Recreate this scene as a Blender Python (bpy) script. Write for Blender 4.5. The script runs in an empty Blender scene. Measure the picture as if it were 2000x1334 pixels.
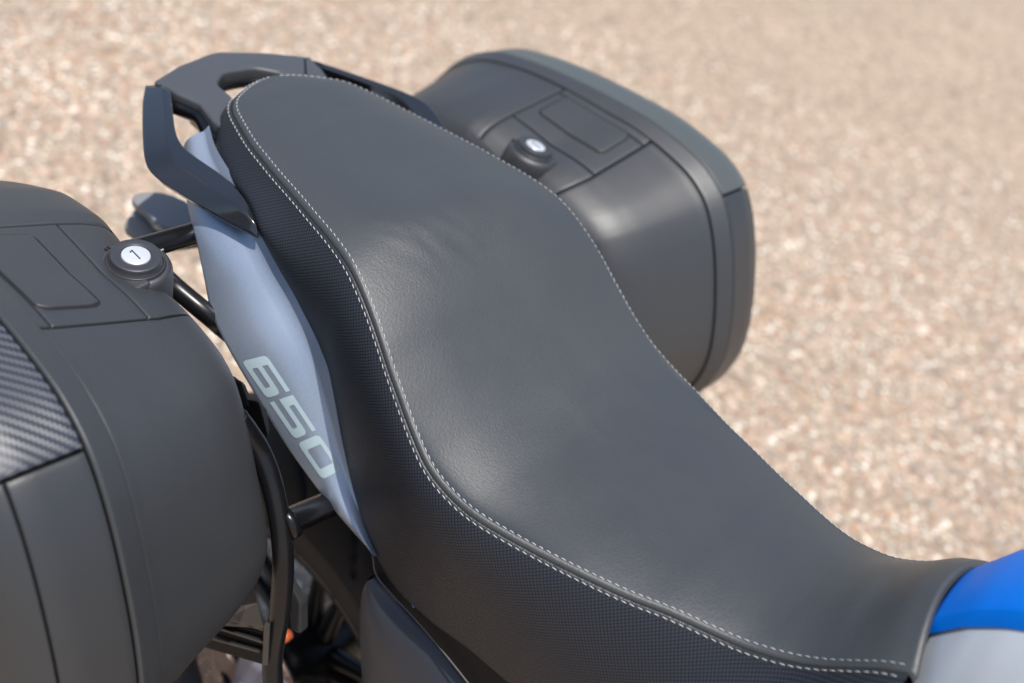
import bpy, bmesh, math, random
import numpy as np
from mathutils import Vector, Matrix
from mathutils.bvhtree import BVHTree

scene = bpy.context.scene
COL = scene.collection
random.seed(7)
rng = np.random.default_rng(7)

# ------------------------------------------------------------------ camera
CAM = np.array((0.655891, -0.730634, 1.486141))
RX = (0.712633, -0.558305, 0.424794); RY = (0.649454, 0.296075, -0.700392); RZ = (0.265261, 0.775007, 0.573586)      # world axes seen in camera coordinates
cam_data = bpy.data.cameras.new('camera')
cam = bpy.data.objects.new('camera', cam_data)
COL.objects.link(cam)
cam.matrix_world = Matrix(((*RX, CAM[0]), (*RY, CAM[1]), (*RZ, CAM[2]), (0, 0, 0, 1)))
cam_data.sensor_width = 36.0
cam_data.lens = 39.6
cam_data.clip_start = 0.02
cam_data.clip_end = 2000.0
cam_data.dof.use_dof = True
cam_data.dof.focus_distance = 0.95
cam_data.dof.aperture_fstop = 3.2
scene.camera = cam

# ------------------------------------------------------------------ light
SUN_DIR = Vector((0.26, -0.15, 0.95)).normalized()
world = bpy.data.worlds.new('World')
scene.world = world
world.use_nodes = True
wn = world.node_tree
bg = wn.nodes['Background']
sky = wn.nodes.new('ShaderNodeTexSky')
sky.sky_type = 'NISHITA'
sky.sun_disc = False
sky.sun_elevation = math.asin(SUN_DIR.z)
sky.sun_rotation = math.atan2(SUN_DIR.x, SUN_DIR.y)
sky.air_density = 1.0
sky.dust_density = 1.6
sky.ozone_density = 1.0
wn.links.new(sky.outputs[0], bg.inputs[0])
bg.inputs[1].default_value = 0.13
sun_data = bpy.data.lights.new('sun', 'SUN')
sun_data.energy = 4.2
sun_data.angle = math.radians(0.6)
sun_data.color = (1.0, 0.96, 0.90)
sun = bpy.data.objects.new('sun', sun_data)
COL.objects.link(sun)
sun.rotation_euler = SUN_DIR.to_track_quat('Z', 'Y').to_euler()
scene.view_settings.view_transform = 'Standard'
scene.view_settings.look = 'None'
scene.view_settings.gamma = 1.0
scene.view_settings.exposure = 0.32

# ------------------------------------------------------------------ materials
def mat(name, color, rough=0.5, metallic=0.0, spec=0.5, coat=0.0, coat_rough=0.1,
        bump=0.0, bump_scale=900.0, mottle=0.0, mottle_scale=14.0, rough_var=0.0, emission=None, sheen=0.0):
    m = bpy.data.materials.new(name)
    m.use_nodes = True
    nt = m.node_tree
    b = nt.nodes['Principled BSDF']
    b.inputs['Base Color'].default_value = (*color, 1)
    b.inputs['Roughness'].default_value = rough
    b.inputs['Metallic'].default_value = metallic
    b.inputs['Specular IOR Level'].default_value = spec
    b.inputs['Coat Weight'].default_value = coat
    b.inputs['Coat Roughness'].default_value = coat_rough
    b.inputs['Sheen Weight'].default_value = sheen
    tc = nt.nodes.new('ShaderNodeTexCoord')
    if bump:
        n = nt.nodes.new('ShaderNodeTexNoise')
        n.inputs['Scale'].default_value = bump_scale
        n.inputs['Detail'].default_value = 3
        nt.links.new(tc.outputs['Object'], n.inputs['Vector'])
        bp = nt.nodes.new('ShaderNodeBump')
        bp.inputs['Strength'].default_value = bump
        bp.inputs['Distance'].default_value = 0.0006
        n2 = nt.nodes.new('ShaderNodeTexNoise')
        n2.inputs['Scale'].default_value = 420
        n2.inputs['Detail'].default_value = 4
        nt.links.new(tc.outputs['Object'], n2.inputs['Vector'])
        ad = nt.nodes.new('ShaderNodeMath'); ad.operation = 'MULTIPLY_ADD'
        ad.inputs[1].default_value = 1.3
        nt.links.new(n2.outputs['Fac'], ad.inputs[0]); nt.links.new(n.outputs['Fac'], ad.inputs[2])
        nt.links.new(ad.outputs[0], bp.inputs['Height'])
        nt.links.new(bp.outputs['Normal'], b.inputs['Normal'])
    if mottle or rough_var:
        n = nt.nodes.new('ShaderNodeTexNoise')
        n.inputs['Scale'].default_value = mottle_scale
        n.inputs['Detail'].default_value = 6
        n.inputs['Roughness'].default_value = 0.65
        nt.links.new(tc.outputs['Object'], n.inputs['Vector'])
        if mottle:
            mx = nt.nodes.new('ShaderNodeMixRGB')
            mx.inputs[1].default_value = (*[c * (1 - mottle) for c in color], 1)
            mx.inputs[2].default_value = (*[min(1, c * (1 + mottle)) for c in color], 1)
            nt.links.new(n.outputs['Fac'], mx.inputs[0])
            nt.links.new(mx.outputs[0], b.inputs['Base Color'])
        if rough_var:
            mr = nt.nodes.new('ShaderNodeMapRange')
            mr.inputs['From Min'].default_value = 0.3
            mr.inputs['From Max'].default_value = 0.7
            mr.inputs['To Min'].default_value = rough - rough_var
            mr.inputs['To Max'].default_value = rough + rough_var
            nt.links.new(n.outputs['Fac'], mr.inputs['Value'])
            nt.links.new(mr.outputs[0], b.inputs['Roughness'])
    return m

M = {}
M['vinyl'] = mat('grained_vinyl', (0.035, 0.0375, 0.039), 0.44, spec=0.85, bump=0.36, bump_scale=2600, mottle=0.12, mottle_scale=9, rough_var=0.04)
M['case'] = mat('case_plastic', (0.029, 0.030, 0.032), 0.47, spec=0.85, bump=0.30, bump_scale=1800, mottle=0.08, mottle_scale=6, rough_var=0.03)
M['case_dark'] = mat('gap_plastic', (0.006, 0.006, 0.007), 0.7)
M['lid'] = mat('lid_plastic', (0.026, 0.027, 0.029), 0.42, spec=0.7, bump=0.18, bump_scale=1800, mottle=0.08, mottle_scale=6, rough_var=0.03)
M['sheen_lid'] = mat('lid_panel_sheen', (0.066, 0.073, 0.070), 0.42, spec=0.6)  # carbon panel's grazing sheen painted in as one pale plain colour
M['ring'] = mat('lock_plastic', (0.034, 0.035, 0.040), 0.42, bump=0.05)
M['steel'] = mat('lock_steel', (0.80, 0.80, 0.79), 0.36, metallic=0.6, rough_var=0.06, mottle_scale=60)
M['black'] = mat('black_plastic', (0.006, 0.0065, 0.008), 0.55, bump=0.1, spec=0.16)
M['gloss'] = mat('glossy_black', (0.005, 0.005, 0.006), 0.22, spec=0.4)
M['tube'] = mat('tube_paint', (0.006, 0.006, 0.007), 0.30, spec=0.4, mottle=0.2, mottle_scale=40, rough_var=0.06)
M['rail'] = mat('rail_paint', (0.020, 0.022, 0.027), 0.17, metallic=0.3, spec=0.9, coat=0.2, coat_rough=0.15, rough_var=0.04, mottle_scale=20)
M['plate'] = mat('rail_plate_plastic', (0.055, 0.058, 0.064), 0.45, bump=0.15, bump_scale=1600, mottle=0.08)
M['welt'] = mat('welt_vinyl', (0.018, 0.019, 0.022), 0.42, bump=0.6, bump_scale=500)
M['thread'] = mat('thread', (0.50, 0.51, 0.52), 0.7)
M['decal'] = mat('decal_film', (0.34, 0.43, 0.47), 0.5, coat=0.2)
M['blue'] = mat('tank_blue', (0.0, 0.175, 0.72), 0.45, spec=0.12)
M['grey_paint'] = mat('grey_satin_paint', (0.54, 0.57, 0.60), 0.42, metallic=0.1, coat=0.1)
M['rubber'] = mat('tyre_rubber', (0.014, 0.0145, 0.017), 0.6, spec=0.3, bump=0.5, bump_scale=400, mottle=0.3, mottle_scale=25)
M['alloy'] = mat('wheel_alloy', (0.018, 0.018, 0.020), 0.35, metallic=0.3)
M['disc'] = mat('disc_steel', (0.24, 0.18, 0.155), 0.35, metallic=0.7, rough_var=0.08, mottle=0.2, mottle_scale=50)
M['swing'] = mat('swingarm_alloy', (0.22, 0.22, 0.27), 0.4, metallic=0.5)
M['cover'] = mat('side_cover_plastic', (0.018, 0.024, 0.036), 0.42, bump=0.15, mottle=0.1)
M['orange'] = mat('orange_lens', (0.42, 0.09, 0.03), 0.3)
M['redlens'] = mat('tail_lens', (0.16, 0.13, 0.04), 0.3)
M['letters'] = mat('lock_marking', (0.30, 0.30, 0.31), 0.5)
M['ink'] = mat('ink', (0.01, 0.01, 0.01), 0.5)
M['label_blue'] = mat('blue_tab', (0.03, 0.12, 0.45), 0.4)

# silver-blue metallic paint with fine flake
def flake_paint():
    m = mat('silver_blue_flake_paint', (0.27, 0.33, 0.47), 0.38, metallic=0.52, spec=0.5, coat=0.15, coat_rough=0.25)
    nt = m.node_tree; b = nt.nodes['Principled BSDF']
    tc = nt.nodes.new('ShaderNodeTexCoord')
    v = nt.nodes.new('ShaderNodeTexVoronoi'); v.inputs['Scale'].default_value = 1800
    nt.links.new(tc.outputs['Object'], v.inputs['Vector'])
    mx = nt.nodes.new('ShaderNodeMixRGB')
    mx.inputs[1].default_value = (0.26, 0.315, 0.40, 1); mx.inputs[2].default_value = (0.335, 0.385, 0.475, 1)
    nt.links.new(v.outputs['Color'], mx.inputs[0]); nt.links.new(mx.outputs[0], b.inputs['Base Color'])
    bp = nt.nodes.new('ShaderNodeBump'); bp.inputs['Strength'].default_value = 0.12; bp.inputs['Distance'].default_value = 0.0003
    nt.links.new(v.outputs['Distance'], bp.inputs['Height']); nt.links.new(bp.outputs[0], b.inputs['Normal'])
    return m
M['flake'] = flake_paint()

# checked woven vinyl of the seat side: small raised squares in metres of UV
def weave():
    m = mat('woven_vinyl', (0.040, 0.043, 0.052), 0.42, spec=0.32)
    nt = m.node_tree; b = nt.nodes['Principled BSDF']
    uv = nt.nodes.new('ShaderNodeUVMap'); uv.uv_map = 'UVMap'
    sep = nt.nodes.new('ShaderNodeSeparateXYZ'); nt.links.new(uv.outputs[0], sep.inputs[0])
    outs = []
    for k, per in ((0, 0.0026), (1, 0.0026)):
        ml = nt.nodes.new('ShaderNodeMath'); ml.operation = 'MULTIPLY'; ml.inputs[1].default_value = math.pi / per
        nt.links.new(sep.outputs[k], ml.inputs[0])
        s = nt.nodes.new('ShaderNodeMath'); s.operation = 'SINE'; nt.links.new(ml.outputs[0], s.inputs[0])
        a = nt.nodes.new('ShaderNodeMath'); a.operation = 'ABSOLUTE'; nt.links.new(s.outputs[0], a.inputs[0])
        p = nt.nodes.new('ShaderNodeMath'); p.operation = 'POWER'; p.inputs[1].default_value = 0.5; nt.links.new(a.outputs[0], p.inputs[0])
        outs.append(p)
    mu = nt.nodes.new('ShaderNodeMath'); mu.operation = 'MULTIPLY'
    nt.links.new(outs[0].outputs[0], mu.inputs[0]); nt.links.new(outs[1].outputs[0], mu.inputs[1])
    bp = nt.nodes.new('ShaderNodeBump'); bp.inputs['Strength'].default_value = 0.5; bp.inputs['Distance'].default_value = 0.0005
    nt.links.new(mu.outputs[0], bp.inputs['Height']); nt.links.new(bp.outputs[0], b.inputs['Normal'])
    mx = nt.nodes.new('ShaderNodeMixRGB')
    mx.inputs[1].default_value = (0.001, 0.0015, 0.003, 1); mx.inputs[2].default_value = (0.026, 0.029, 0.038, 1)
    nt.links.new(mu.outputs[0], mx.inputs[0]); nt.links.new(mx.outputs[0], b.inputs['Base Color'])
    return m
M['weave'] = weave()

# twill carbon look film under a clear coat
def carbon():
    m = mat('carbon_twill', (0.05, 0.055, 0.07), 0.42, metallic=0.1, coat=0.12, coat_rough=0.3)
    nt = m.node_tree; b = nt.nodes['Principled BSDF']
    uv = nt.nodes.new('ShaderNodeUVMap'); uv.uv_map = 'UVMap'
    mp = nt.nodes.new('ShaderNodeMapping'); mp.inputs['Rotation'].default_value = (0, 0, math.radians(0))
    nt.links.new(uv.outputs[0], mp.inputs[0])
    sep = nt.nodes.new('ShaderNodeSeparateXYZ'); nt.links.new(mp.outputs[0], sep.inputs[0])
    def op(kind, a, bb=None, val=None):
        n = nt.nodes.new('ShaderNodeMath'); n.operation = kind
        nt.links.new(a, n.inputs[0])
        if bb is not None: nt.links.new(bb, n.inputs[1])
        if val is not None: n.inputs[1].default_value = val
        return n.outputs[0]
    cell = 0.0024
    u = op('DIVIDE', sep.outputs[0], val=cell); v = op('DIVIDE', sep.outputs[1], val=cell)
    fu = op('FLOOR', u); fv = op('FLOOR', v)
    s = op('ADD', fu, fv)
    mo = op('FLOORED_MODULO', s, val=4.0)
    over = op('LESS_THAN', mo, val=1.5)
    mx = nt.nodes.new('ShaderNodeMixRGB')
    mx.inputs[1].default_value = (0.022, 0.025, 0.038, 1); mx.inputs[2].default_value = (0.085, 0.088, 0.098, 1)
    nt.links.new(over, mx.inputs[0]); nt.links.new(mx.outputs[0], b.inputs['Base Color'])
    su = op('ABSOLUTE', op('SINE', op('MULTIPLY', u, val=math.pi)))
    sv = op('ABSOLUTE', op('SINE', op('MULTIPLY', v, val=math.pi)))
    h = nt.nodes.new('ShaderNodeMixRGB'); nt.links.new(over, h.inputs[0]); nt.links.new(su, h.inputs[1]); nt.links.new(sv, h.inputs[2])
    bp = nt.nodes.new('ShaderNodeBump'); bp.inputs['Strength'].default_value = 0.35; bp.inputs['Distance'].default_value = 0.0006
    nt.links.new(h.outputs[0], bp.inputs['Height']); nt.links.new(bp.outputs[0], b.inputs['Normal'])
    return m
M['carbon'] = carbon()

# ------------------------------------------------------------------ helpers
def link(name, me, material=None, parent=None, **props):
    o = bpy.data.objects.new(name, me)
    COL.objects.link(o)
    if material is not None and not me.materials:
        me.materials.append(material)
    if parent is not None:
        o.parent = parent
        o.matrix_parent_inverse = parent.matrix_world.inverted() if parent.type != 'EMPTY' else Matrix.Translation(-parent.location)
    for k, v in props.items():
        o[k] = v
    return o

def empty(name, loc, label, cat):
    o = bpy.data.objects.new(name, None)
    COL.objects.link(o)
    o.location = loc
    o.empty_display_size = 0.1
    o['label'] = label; o['category'] = cat
    return o

def mesh(verts, faces, smooth=True):
    me = bpy.data.meshes.new('mesh')
    me.from_pydata([tuple(map(float, v)) for v in verts], [], faces)
    me.update()
    if smooth:
        me.polygons.foreach_set('use_smooth', [True] * len(me.polygons))
    return me

def grid(P, closed_u=False, closed_v=False, flip=False, uv=True, smooth=True):
    """P: (n, m, 3) array -> mesh; UV in metres of arc length."""
    P = np.asarray(P, float)
    n, m = P.shape[:2]
    faces = []
    for i in range(n if closed_u else n - 1):
        for j in range(m if closed_v else m - 1):
            a = i * m + j; b = ((i + 1) % n) * m + j
            c = ((i + 1) % n) * m + (j + 1) % m; d = i * m + (j + 1) % m
            faces.append((a, d, c, b) if flip else (a, b, c, d))
    me = mesh(P.reshape(-1, 3), faces, smooth)
    if uv:
        du = np.linalg.norm(np.diff(P, axis=0, append=P[:1]), axis=2).max(axis=1)
        dv = np.linalg.norm(np.diff(P, axis=1, append=P[:, :1]), axis=2)
        U = np.r_[0, np.cumsum(du)]
        V = np.concatenate([np.zeros((n, 1)), np.cumsum(dv, axis=1)], axis=1)
        lay = me.uv_layers.new(name='UVMap')
        arr = np.empty(len(me.loops) * 2)
        k = 0
        for i in range(n if closed_u else n - 1):
            for j in range(m if closed_v else m - 1):
                i2 = (i + 1) % n
                a = (U[i], V[i, j]); b = (U[i + 1], V[i2, j]); c = (U[i + 1], V[i2, j + 1]); d = (U[i], V[i, j + 1])
                q = (a, d, c, b) if flip else (a, b, c, d)
                for t in q:
                    arr[k] = t[0]; arr[k + 1] = t[1]; k += 2
        lay.data.foreach_set('uv', arr)
    return me

def join(*ms):
    bm = bmesh.new()
    for me in ms:
        bm.from_mesh(me)
    out = bpy.data.meshes.new('mesh')
    bm.to_mesh(out); bm.free()
    for me in ms:
        bpy.data.meshes.remove(me)
    return out

def spline(P, n, closed=False):
    """Catmull-Rom through P, resampled to n points of equal arc length."""
    P = np.asarray(P, float)
    if closed:
        Q = np.vstack([P[-1], P, P[0], P[1]])
    else:
        Q = np.vstack([2 * P[0] - P[1], P, 2 * P[-1] - P[-2]])
    out = []
    for i in range(1, len(Q) - 2):
        p0, p1, p2, p3 = Q[i - 1:i + 3]
        d1 = max(np.linalg.norm(p1 - p0) ** .5, 1e-9); d2 = max(np.linalg.norm(p2 - p1) ** .5, 1e-9); d3 = max(np.linalg.norm(p3 - p2) ** .5, 1e-9)
        m1 = (p2 - p1) + d2 * ((p1 - p0) / d1 - (p2 - p0) / (d1 + d2))
        m2 = (p2 - p1) + d2 * ((p3 - p2) / d3 - (p3 - p1) / (d2 + d3))
        for t in np.linspace(0, 1, 24, endpoint=False):
            h = (2*t**3 - 3*t**2 + 1, t**3 - 2*t**2 + t, -2*t**3 + 3*t**2, t**3 - t**2)
            out.append(h[0]*p1 + h[1]*m1 + h[2]*p2 + h[3]*m2)
    if not closed:
        out.append(P[-1])
    out = np.array(out)
    if closed:
        out = np.vstack([out, out[:1]])
    s = np.r_[0, np.cumsum(np.linalg.norm(np.diff(out, axis=0), axis=1))]
    t = np.linspace(0, s[-1], n + 1)[:-1] if closed else np.linspace(0, s[-1], n)
    return np.stack([np.interp(t, s, out[:, k]) for k in range(P.shape[1])], 1)

def smooth1(A, it=3):
    A = A.copy()
    for _ in range(it):
        A[1:-1] = A[1:-1] * 0.5 + (A[:-2] + A[2:]) * 0.25
    return A

def tube(path, r, n=14, closed=False, samples=60, caps=True):
    P = spline(path, samples, closed) if len(path) > 2 or closed else np.asarray(path, float)
    if len(P) == 2:
        P = np.linspace(P[0], P[1], 3)
    N = len(P)
    R = np.full(N, r) if np.isscalar(r) else np.interp(np.linspace(0, 1, N), np.linspace(0, 1, len(r)), r)
    T = np.gradient(P, axis=0)
    T /= np.linalg.norm(T, axis=1)[:, None]
    ref = np.array([0.13, 0.21, 0.97])
    rows = []
    u = np.cross(T[0], ref); u /= np.linalg.norm(u)
    for i in range(N):
        u = u - (u @ T[i]) * T[i]; u /= np.linalg.norm(u)
        v = np.cross(T[i], u)
        a = np.linspace(0, 2 * math.pi, n, endpoint=False)
        rows.append(P[i] + R[i] * (np.cos(a)[:, None] * u + np.sin(a)[:, None] * v))
    rows = np.array(rows)
    if caps and not closed:
        rows = np.concatenate([np.repeat(P[:1, None], n, 1), rows, np.repeat(P[-1:, None], n, 1)], 0)
    return grid(rows, closed_u=closed, closed_v=True, uv=False)

def lathe(profile, centre, axis='z', n=48, smooth=True):
    """profile: [(radius, height)] along the axis."""
    a = np.linspace(0, 2 * math.pi, n, endpoint=False)
    rows = []
    for r, h in profile:
        c, s = np.cos(a) * r, np.sin(a) * r
        H = np.full(n, h)
        p = {'z': (c, s, H), 'y': (c, H, s), 'x': (H, c, s)}[axis]
        rows.append(np.stack(p, 1) + np.asarray(centre))
    me = grid(np.array(rows), closed_v=True, uv=False, smooth=smooth)
    return me

def flat(outer, holes=(), thick=0.01, bevel=0.0, frame=None, res=2):
    """Filled outline extruded about its plane. frame: 4x4 placing local xy."""
    cu = bpy.data.curves.new('c', 'CURVE')
    cu.dimensions = '2D'; cu.fill_mode = 'BOTH'
    cu.extrude = max(thick / 2 - bevel, 1e-5); cu.bevel_depth = bevel; cu.bevel_resolution = res
    cu.offset = -bevel
    for loop in (outer, *holes):
        sp = cu.splines.new('POLY')
        sp.points.add(len(loop) - 1)
        for p, q in zip(sp.points, loop):
            p.co = (q[0], q[1], 0, 1)
        sp.use_cyclic_u = True
    o = bpy.data.objects.new('c', cu)
    COL.objects.link(o)
    dg = bpy.context.evaluated_depsgraph_get()
    me = bpy.data.meshes.new_from_object(o.evaluated_get(dg))
    bpy.data.objects.remove(o); bpy.data.curves.remove(cu)
    if frame is not None:
        me.transform(frame)
    me.materials.clear()
    return me

def rounded(poly, r=0.1, n=4):
    """round the corners of a polygon (r absolute, or list)."""
    out = []
    L = len(poly)
    for i in range(L):
        p = np.array(poly[i], float); a = np.array(poly[i - 1], float); b = np.array(poly[(i + 1) % L], float)
        rr = r[i] if hasattr(r, '__len__') else r
        if rr <= 0:
            out.append(tuple(p)); continue
        ua = (a - p); la = np.linalg.norm(ua); ua /= la
        ub = (b - p); lb = np.linalg.norm(ub); ub /= lb
        k = min(rr, la * .48, lb * .48)
        p1, p2 = p + ua * k, p + ub * k
        for t in np.linspace(0, 1, n + 1):
            out.append(tuple((1 - t) ** 2 * p1 + 2 * t * (1 - t) * p + t * t * p2))
    return out

XZ = lambda y: Matrix(((1, 0, 0, 0), (0, 0, -1, y), (0, 1, 0, 0), (0, 0, 0, 1)))   # local xy -> world x,z at depth y
XY = lambda z: Matrix.Translation((0, 0, z))

def block(pts8, bevel=0.002, seg=2):
    """hexahedron from 8 points (bottom 4, top 4) with bevelled edges."""
    bm = bmesh.new()
    vs = [bm.verts.new(p) for p in pts8]
    for f in ((0, 3, 2, 1), (4, 5, 6, 7), (0, 1, 5, 4), (1, 2, 6, 5), (2, 3, 7, 6), (3, 0, 4, 7)):
        bm.faces.new([vs[i] for i in f])
    bmesh.ops.recalc_face_normals(bm, faces=bm.faces)
    if bevel:
        bmesh.ops.bevel(bm, geom=bm.edges[:], offset=bevel, segments=seg, affect='EDGES', profile=0.6)
    me = bpy.data.meshes.new('mesh'); bm.to_mesh(me); bm.free()
    return me

def box(c, s, bevel=0.002, rot=None):
    x, y, z = [k / 2 for k in s]
    me = block([(-x, -y, -z), (x, -y, -z), (x, y, -z), (-x, y, -z), (-x, -y, z), (x, -y, z), (x, y, z), (-x, y, z)], bevel)
    Mx = Matrix.Translation(c)
    if rot:
        from mathutils import Euler
        Mx = Mx @ Euler([math.radians(a) for a in rot]).to_matrix().to_4x4()
    me.transform(Mx)
    return me

def mirror_y(me):
    m2 = me.copy()
    m2.transform(Matrix.Scale(-1, 4, (0, 1, 0)))
    m2.flip_normals()
    return m2

# ================================================================== GROUND
GZ = -0.063           # the wheels stand here
def build_ground():
    P = [(-300, -300, GZ), (300, -300, GZ), (300, 300, GZ), (-300, 300, GZ)]
    m = bpy.data.materials.new('exposed_aggregate'); m.use_nodes = True
    nt = m.node_tree; b = nt.nodes['Principled BSDF']
    tc = nt.nodes.new('ShaderNodeTexCoord')
    v = nt.nodes.new('ShaderNodeTexVoronoi'); v.inputs['Scale'].default_value = 75
    nt.links.new(tc.outputs['Object'], v.inputs['Vector'])
    sp = nt.nodes.new('ShaderNodeSeparateColor'); nt.links.new(v.outputs['Color'], sp.inputs[0])
    cr = nt.nodes.new('ShaderNodeValToRGB')
    e = cr.color_ramp.elements
    e[0].position = 0.0; e[0].color = (0.17, 0.125, 0.09, 1)
    e[1].position = 1.0; e[1].color = (0.62, 0.48, 0.37, 1)
    for p, c in ((0.3, (0.32, 0.23, 0.165, 1)), (0.55, (0.38, 0.31, 0.22, 1)), (0.8, (0.47, 0.345, 0.255, 1))):
        k = e.new(p); k.color = c
    nt.links.new(sp.outputs[0], cr.inputs[0])
    n = nt.nodes.new('ShaderNodeTexNoise'); n.inputs['Scale'].default_value = 1.6; n.inputs['Detail'].default_value = 5
    nt.links.new(tc.outputs['Object'], n.inputs['Vector'])
    mr = nt.nodes.new('ShaderNodeMapRange'); mr.inputs['To Min'].default_value = 0.80; mr.inputs['To Max'].default_value = 0.98
    nt.links.new(n.outputs['Fac'], mr.inputs['Value'])
    mx = nt.nodes.new('ShaderNodeMixRGB'); mx.blend_type = 'MULTIPLY'; mx.inputs[0].default_value = 1
    nt.links.new(cr.outputs[0], mx.inputs[1]); nt.links.new(mr.outputs[0], mx.inputs[2])
    nt.links.new(mx.outputs[0], b.inputs['Base Color'])
    b.inputs['Roughness'].default_value = 0.8
    bp = nt.nodes.new('ShaderNodeBump'); bp.inputs['Strength'].default_value = 0.8; bp.inputs['Distance'].default_value = 0.003
    bp.invert = True
    nt.links.new(v.outputs['Distance'], bp.inputs['Height']); nt.links.new(bp.outputs[0], b.inputs['Normal'])
    me = mesh(P, [(0, 1, 2, 3)], smooth=False)
    link('ground', me, m, kind='structure')

    # loose rounded chips bedded in the surface, where the eye can tell them apart
    m = bpy.data.materials.new('stone_chips'); m.use_nodes = True
    nt = m.node_tree; b = nt.nodes['Principled BSDF']
    at = nt.nodes.new('ShaderNodeAttribute'); at.attribute_name = 'stone'
    cr = nt.nodes.new('ShaderNodeValToRGB'); e = cr.color_ramp.elements
    cr.color_ramp.interpolation = 'CONSTANT'
    cols = [(0.34, 0.25, 0.175), (0.47, 0.345, 0.265), (0.24, 0.185, 0.14), (0.53, 0.38, 0.30), (0.36, 0.305, 0.235),
            (0.54, 0.48, 0.38), (0.38, 0.235, 0.165), (0.29, 0.26, 0.23), (0.66, 0.52, 0.40), (0.92, 0.85, 0.73),  # the near-white entry paints bright glints into the stone colours
            (0.50, 0.31, 0.19), (0.44, 0.39, 0.32)]
    e[0].position = 0; e[0].color = (*cols[0], 1); e[1].position = 1 / 12; e[1].color = (*cols[1], 1)
    for i, c in enumerate(cols[2:], 2):
        k = e.new(i / 12); k.color = (*c, 1)
    nt.links.new(at.outputs['Fac'], cr.inputs[0])
    n = nt.nodes.new('ShaderNodeTexNoise'); n.inputs['Scale'].default_value = 1.6; n.inputs['Detail'].default_value = 5
    tc = nt.nodes.new('ShaderNodeTexCoord'); nt.links.new(tc.outputs['Object'], n.inputs['Vector'])
    mr = nt.nodes.new('ShaderNodeMapRange'); mr.inputs['To Min'].default_value = 0.80; mr.inputs['To Max'].default_value = 0.98
    nt.links.new(n.outputs['Fac'], mr.inputs['Value'])
    mx = nt.nodes.new('ShaderNodeMixRGB'); mx.blend_type = 'MULTIPLY'; mx.inputs[0].default_value = 1
    nt.links.new(cr.outputs[0], mx.inputs[1]); nt.links.new(mr.outputs[0], mx.inputs[2])
    nt.links.new(mx.outputs[0], b.inputs['Base Color'])
    mr = nt.nodes.new('ShaderNodeMapRange'); mr.inputs['To Min'].default_value = 0.85; mr.inputs['To Max'].default_value = 0.28
    wn_ = nt.nodes.new('ShaderNodeTexWhiteNoise'); wn_.noise_dimensions = '1D'
    nt.links.new(at.outputs['Fac'], wn_.inputs['W']); nt.links.new(wn_.outputs['Value'], mr.inputs['Value'])
    nt.links.new(mr.outputs[0], b.inputs['Roughness'])
    # jittered lattice over the wedge in view
    cell = 0.0138
    xs = np.arange(-3.6, 1.9, cell); ys = np.arange(-1.6, 4.8, cell)
    X, Y = np.meshgrid(xs, ys); X = X.ravel(); Y = Y.ravel()
    X = X + rng.uniform(-.42, .42, X.size) * cell; Y = Y + rng.uniform(-.42, .42, Y.size) * cell
    R3 = np.array([RX, RY, RZ])
    d = np.stack([X - CAM[0], Y - CAM[1], np.full(X.size, GZ - CAM[2])], 1)
    c = d @ R3
    px = c[:, 0] / -c[:, 2]; py = c[:, 1] / -c[:, 2]
    far = -c[:, 2]
    keep = (c[:, 2] < 0) & (np.abs(px) < 0.66) & (np.abs(py) < 0.50) & (far < 4.6)
    keep &= rng.uniform(size=X.size) < np.clip((4.9 - far) / 1.6, 0.15, 0.9)
    X, Y = X[keep], Y[keep]
    N = X.size
    r = rng.uniform(0.0036, 0.0098, N) * rng.uniform(0.85, 1.15, N)
    hgt = r * rng.uniform(0.35, 0.75, N)
    S = 6
    a0 = rng.uniform(0, 6.28, N)
    ang = a0[:, None] + np.arange(S) * 2 * np.pi / S
    asp = rng.uniform(0.65, 1.0, N)[:, None]; rot = rng.uniform(0, 3.14, N)[:, None]
    j1 = rng.uniform(.85, 1.12, (N, S)); 
    def ring(scale, z):
        lx = np.cos(ang) * scale * j1 * r[:, None]; ly = np.sin(ang) * scale * j1 * r[:, None] * asp
        return np.stack([X[:, None] + lx * np.cos(rot) - ly * np.sin(rot), Y[:, None] + lx * np.sin(rot) + ly * np.cos(rot),
                         np.broadcast_to(z[:, None] * rng.uniform(.85, 1.1, (N, S)), (N, S))], 2)
    V = np.concatenate([ring(1.0, np.full(N, 0.0005)), ring(0.78, hgt * 0.75), np.stack([X + rng.uniform(-.1, .1, N) * r, Y + rng.uniform(-.1, .1, N) * r, hgt], 1)[:, None]], 1)
    nv = 2 * S + 1
    quads = np.array([(i, (i + 1) % S, S + (i + 1) % S, S + i) for i in range(S)])
    tris = np.array([(S + i, S + (i + 1) % S, 2 * S) for i in range(S)])
    base = np.arange(N) * nv
    q = (base[:, None, None] + quads).reshape(N, -1); t = (base[:, None, None] + tris).reshape(N, -1)
    loops = np.concatenate([q, t], 1).ravel()
    tot = np.tile(np.r_[np.full(S, 4), np.full(S, 3)], N)
    start = np.r_[0, np.cumsum(tot)[:-1]]
    me = bpy.data.meshes.new('chips')
    V[:, :, 2] += GZ
    me.vertices.add(N * nv); me.vertices.foreach_set('co', V.ravel())
    me.loops.add(loops.size); me.loops.foreach_set('vertex_index', loops.astype(np.int32))
    me.polygons.add(tot.size); me.polygons.foreach_set('loop_start', start.astype(np.int32))
    me.polygons.foreach_set('loop_total', tot.astype(np.int32))
    me.polygons.foreach_set('use_smooth', np.ones(tot.size, bool))
    me.update(calc_edges=True)
    at = me.attributes.new('stone', 'FLOAT', 'POINT')
    at.data.foreach_set('value', np.repeat(rng.uniform(0, 0.999, N), nv))
    link('stone_chips', me, m, kind='stuff', label='fine tan and pinkish stone chips covering the ground', category='gravel')
    print('chips', N)
build_ground()

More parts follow.
